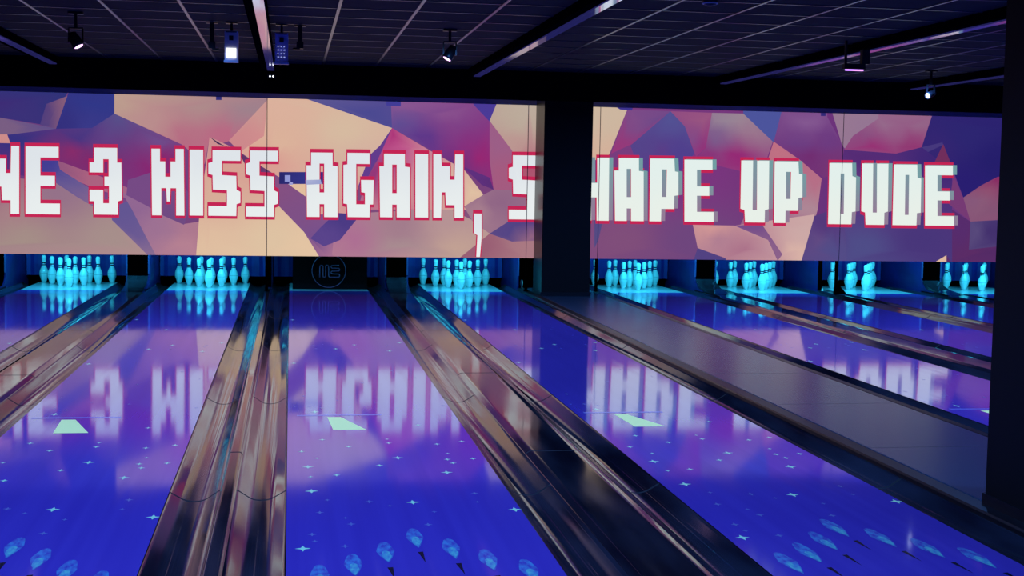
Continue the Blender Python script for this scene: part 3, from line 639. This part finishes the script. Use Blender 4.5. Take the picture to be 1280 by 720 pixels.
# ------------------------------------------------------------------ ceiling fixtures
def aim(loc, d):
    d = Vector(d).normalized(); return Matrix.Translation(loc) @ d.to_track_quat('Z', 'Y').to_matrix().to_4x4()
def spotlight(x, y, z, d, lens, label, r=.045, oval=1.0):
    t = thing('stage_light', label, 'spotlight', (x, y, z), 'ceiling spotlights')
    b = MB(); tf = aim((0, 0, 0), d)
    b.lathe([(r*.55, -.08), (r*.8, -.072), (r*.85, -.04), (r, -.03), (r*1.08, .03), (r*1.08, .055), (r*.95, .055), (r*.9, .04)], 'fixture', 18, tf); b.build('lamp_housing', t)
    b = MB(); b.lathe([(r*.86, .041), (r*.8, .05), (r*.4, .056), (.002, .058)], lens, 18, tf); b.build('lens', t)
    b = MB()
    for s in (-1, 1): b.box(s*(r*1.25)-.006, s*(r*1.25)+.006, -.014, .014, -.01, .10, 'fixture')
    b.box(-r*1.3, r*1.3, -.014, .014, .10, .112, 'fixture'); b.build('yoke', t)
    b = MB(); b.box(-.012, .012, -.012, .012, .112, CEIL-z-.02, 'fixture'); b.box(-.06, .06, -.03, .03, CEIL-z-.02, CEIL-z, 'fixture'); b.build('ceiling_bracket', t)
    return t
p = at_y(95, 53, 11.9); spotlight(p.x, p.y, p.z+.01, (.45, -.16, -.8), 'lens_magenta', 'small spotlight with a glowing pinkish lens at the far left of the ceiling')
p = at_y(562, 69, 12.2); spotlight(p.x, p.y, p.z+.01, (-.45, -.16, -.8), 'lens_magenta', 'small spotlight with a glowing pinkish lens left of the middle overhead channel')
p = at_y(1163, 118, 14.6); spotlight(p.x, p.y, p.z+.0, (-.75, -.35, -.3), 'lens_white', 'small white spotlight at the far right under the ceiling', r=.035)
# tube light
p = at_y(1067, 87, 12.0)
t = thing('ceiling_bar_light', 'short purple-glowing bar light hanging right of the overhead channel', 'bar light', (p.x, p.y, p.z))
b = MB(); b.box(-.10, .10, -.03, .03, .0, .05, 'fixture'); b.build('housing', t)
b = MB(); b.box(-.085, .085, -.026, -.004, -.012, 0, 'lens_purple'); b.build('tube', t)
b = MB(); b.box(-.09, -.07, -.01, .01, .05, CEIL-p.z+.002, 'fixture'); b.box(.07, .14, -.03, .03, .05, CEIL-p.z+.002, 'fixture'); b.build('bracket', t)
# smoke detector
p = at_y(887, 25, 9.3)
t = thing('smoke_detector', 'dark round dome on the ceiling in the upper right', 'smoke detector', (p.x, 9.3, CEIL))
b = MB(); b.lathe([(.075, -.001), (.075, -.03), (.06, -.045)], 'fixture', 24); b.build('base_ring', t)
b = MB(); b.lathe([(.056, -.045), (.055, -.07), (.042, -.09), (.02, -.1), (.002, -.101)], 'fixture', 24); b.build('dome', t)
b = MB(); b.tube([(.052*math.cos(a*math.pi/12), .052*math.sin(a*math.pi/12), -.082) for a in range(25)], .005, 'fixture_grey', 6); b.build('trim_ring', t)
# two hanging boxes beside the overhead channel
def hang_box(px, py, Y, shell, lit, label):
    p = at_y(px, py, Y)
    t = thing('ceiling_projector', label, 'projector', (p.x, Y, p.z), 'boxes hanging from the ceiling')
    b = MB(); w, hh = .056, .125
    b.box(-w, w, 0, .20, -hh, hh, shell); b.box(-w-.006, w+.006, -.012, .02, -hh-.02, -hh, shell); b.box(-w+.01, w-.01, -.004, 0, hh-.012, hh-.004, 'fixture'); b.build('housing', t)
    b = MB(); b.box(-.018, .018, -.008, .001, .045, .085, 'fixture'); b.build('port_cover', t)
    if lit:
        b = MB(); b.box(-.042, .042, -.010, .001, -.105, -.022, 'window_lit'); b.build('lit_window', t)['label'] = 'bright white square window'
    else:
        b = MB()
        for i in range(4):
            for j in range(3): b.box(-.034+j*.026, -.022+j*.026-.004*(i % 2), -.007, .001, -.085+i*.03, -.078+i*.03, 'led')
        b.build('indicator_lights', t)  # glowing specks painted on the shell in place of reflections
    b = MB(); b.box(-.01, .01, .07, .09, hh, CEIL-p.z-.01, 'fixture'); b.box(-.05, .05, .04, .12, CEIL-p.z-.012, CEIL-p.z, 'fixture'); b.build('ceiling_bracket', t)
hang_box(289, 57, 12.2, 'fixture_grey', True, 'hanging box with a bright white window, left of the bright overhead channel')
hang_box(352, 59.5, 12.2, 'blue_shell', False, 'hanging blue box right of the bright overhead channel')
def bracket(px, Y, label, arms):
    p = at_y(px, 48, Y)
    t = thing('hanging_bracket', label, 'bracket', (p.x, Y, p.z), 'dark brackets hanging from the ceiling')
    b = MB(); b.box(-.018, .018, -.018, .018, -.06, CEIL-p.z-.01, 'fixture'); b.box(-.05, .05, -.03, .03, CEIL-p.z-.012, CEIL-p.z, 'fixture'); b.build('pole', t)
    b = MB(); b.box(-.03, .03, -.03, .03, -.09, -.03, 'fixture'); b.box(-.06 if arms < 0 else 0, .06 if arms > 0 else 0, -.02, .02, -.10, -.085, 'fixture'); b.build('clamp', t)
bracket(265, 12.3, 'thin dark bracket left of the box with the lit window', 1)
bracket(375, 12.3, 'thin dark bracket right of the blue hanging box', -1)
# twin indicator under the channel
p = at_y(339.5, 95.5, 16.38)
t = thing('indicator_lamp', 'tiny twin white indicator lamp on the black soffit under the bright channel', 'indicator lamp', (p.x, 16.381, p.z))
b = MB(); b.box(-.05, .05, -.02, .02, -.02, .02, 'fixture'); b.build('housing', t)
for s in (-1, 1):
    b = MB(); b.lathe([(.010, 0), (.009, .006), (.002, .008)], 'lens_white', 12, aim((s*.018, -.02, 0), (0, -1, 0))); b.build('lamp', t)

# ------------------------------------------------------------------ lights
def spot(x, y, z, col, power, size=150, d=(0, 0, -1), blend=1.0, rad=.06, name='blue_spot'):
    l = bpy.data.lights.new(name, 'SPOT'); l.energy = power; l.color = col; l.spot_size = math.radians(size); l.spot_blend = blend; l.shadow_soft_size = rad
    o = bpy.data.objects.new(name, l); COL.objects.link(o); o.location = (x, y, z); o.rotation_euler = Vector(d).to_track_quat('-Z', 'Y').to_euler(); return o
BLUE = (.10, .32, 1.0)
for y in (2.5, 5.5, 8.5, 11.5, 14.4):
    for x in (-4.0, -1.07, 1.45, 4.4, 6.9, 9.4):
        spot(x, y, 2.70, BLUE, 190, 150, (0, .25 if y > 11 else 0, -1))
CYAN = (.030, .64, 1.0)
for i in range(1, 9):
    l = bpy.data.lights.new('pit_light', 'AREA'); l.shape = 'RECTANGLE'; l.size = 1.1; l.size_y = .06; l.color = CYAN; l.energy = 27 if i != 3 else 6
    o = bpy.data.objects.new('pit_light', l); COL.objects.link(o)
    Y, Z = (18.42, .92) if i != 3 else (18.95, .92)
    o.location = (LC[i], Y, Z); o.rotation_euler = Vector((0, .75, -.9)).to_track_quat('-Z', 'Y').to_euler()

w = bpy.data.worlds.new('world'); S.world = w; w.use_nodes = True
w.node_tree.nodes['Background'].inputs['Color'].default_value = (.004, .005, .012, 1)
w.node_tree.nodes['Background'].inputs['Strength'].default_value = 1
S.view_settings.view_transform = 'Standard'; S.view_settings.look = 'None'; S.view_settings.exposure = 0; S.view_settings.gamma = 1
S.view_settings.use_curve_mapping = False
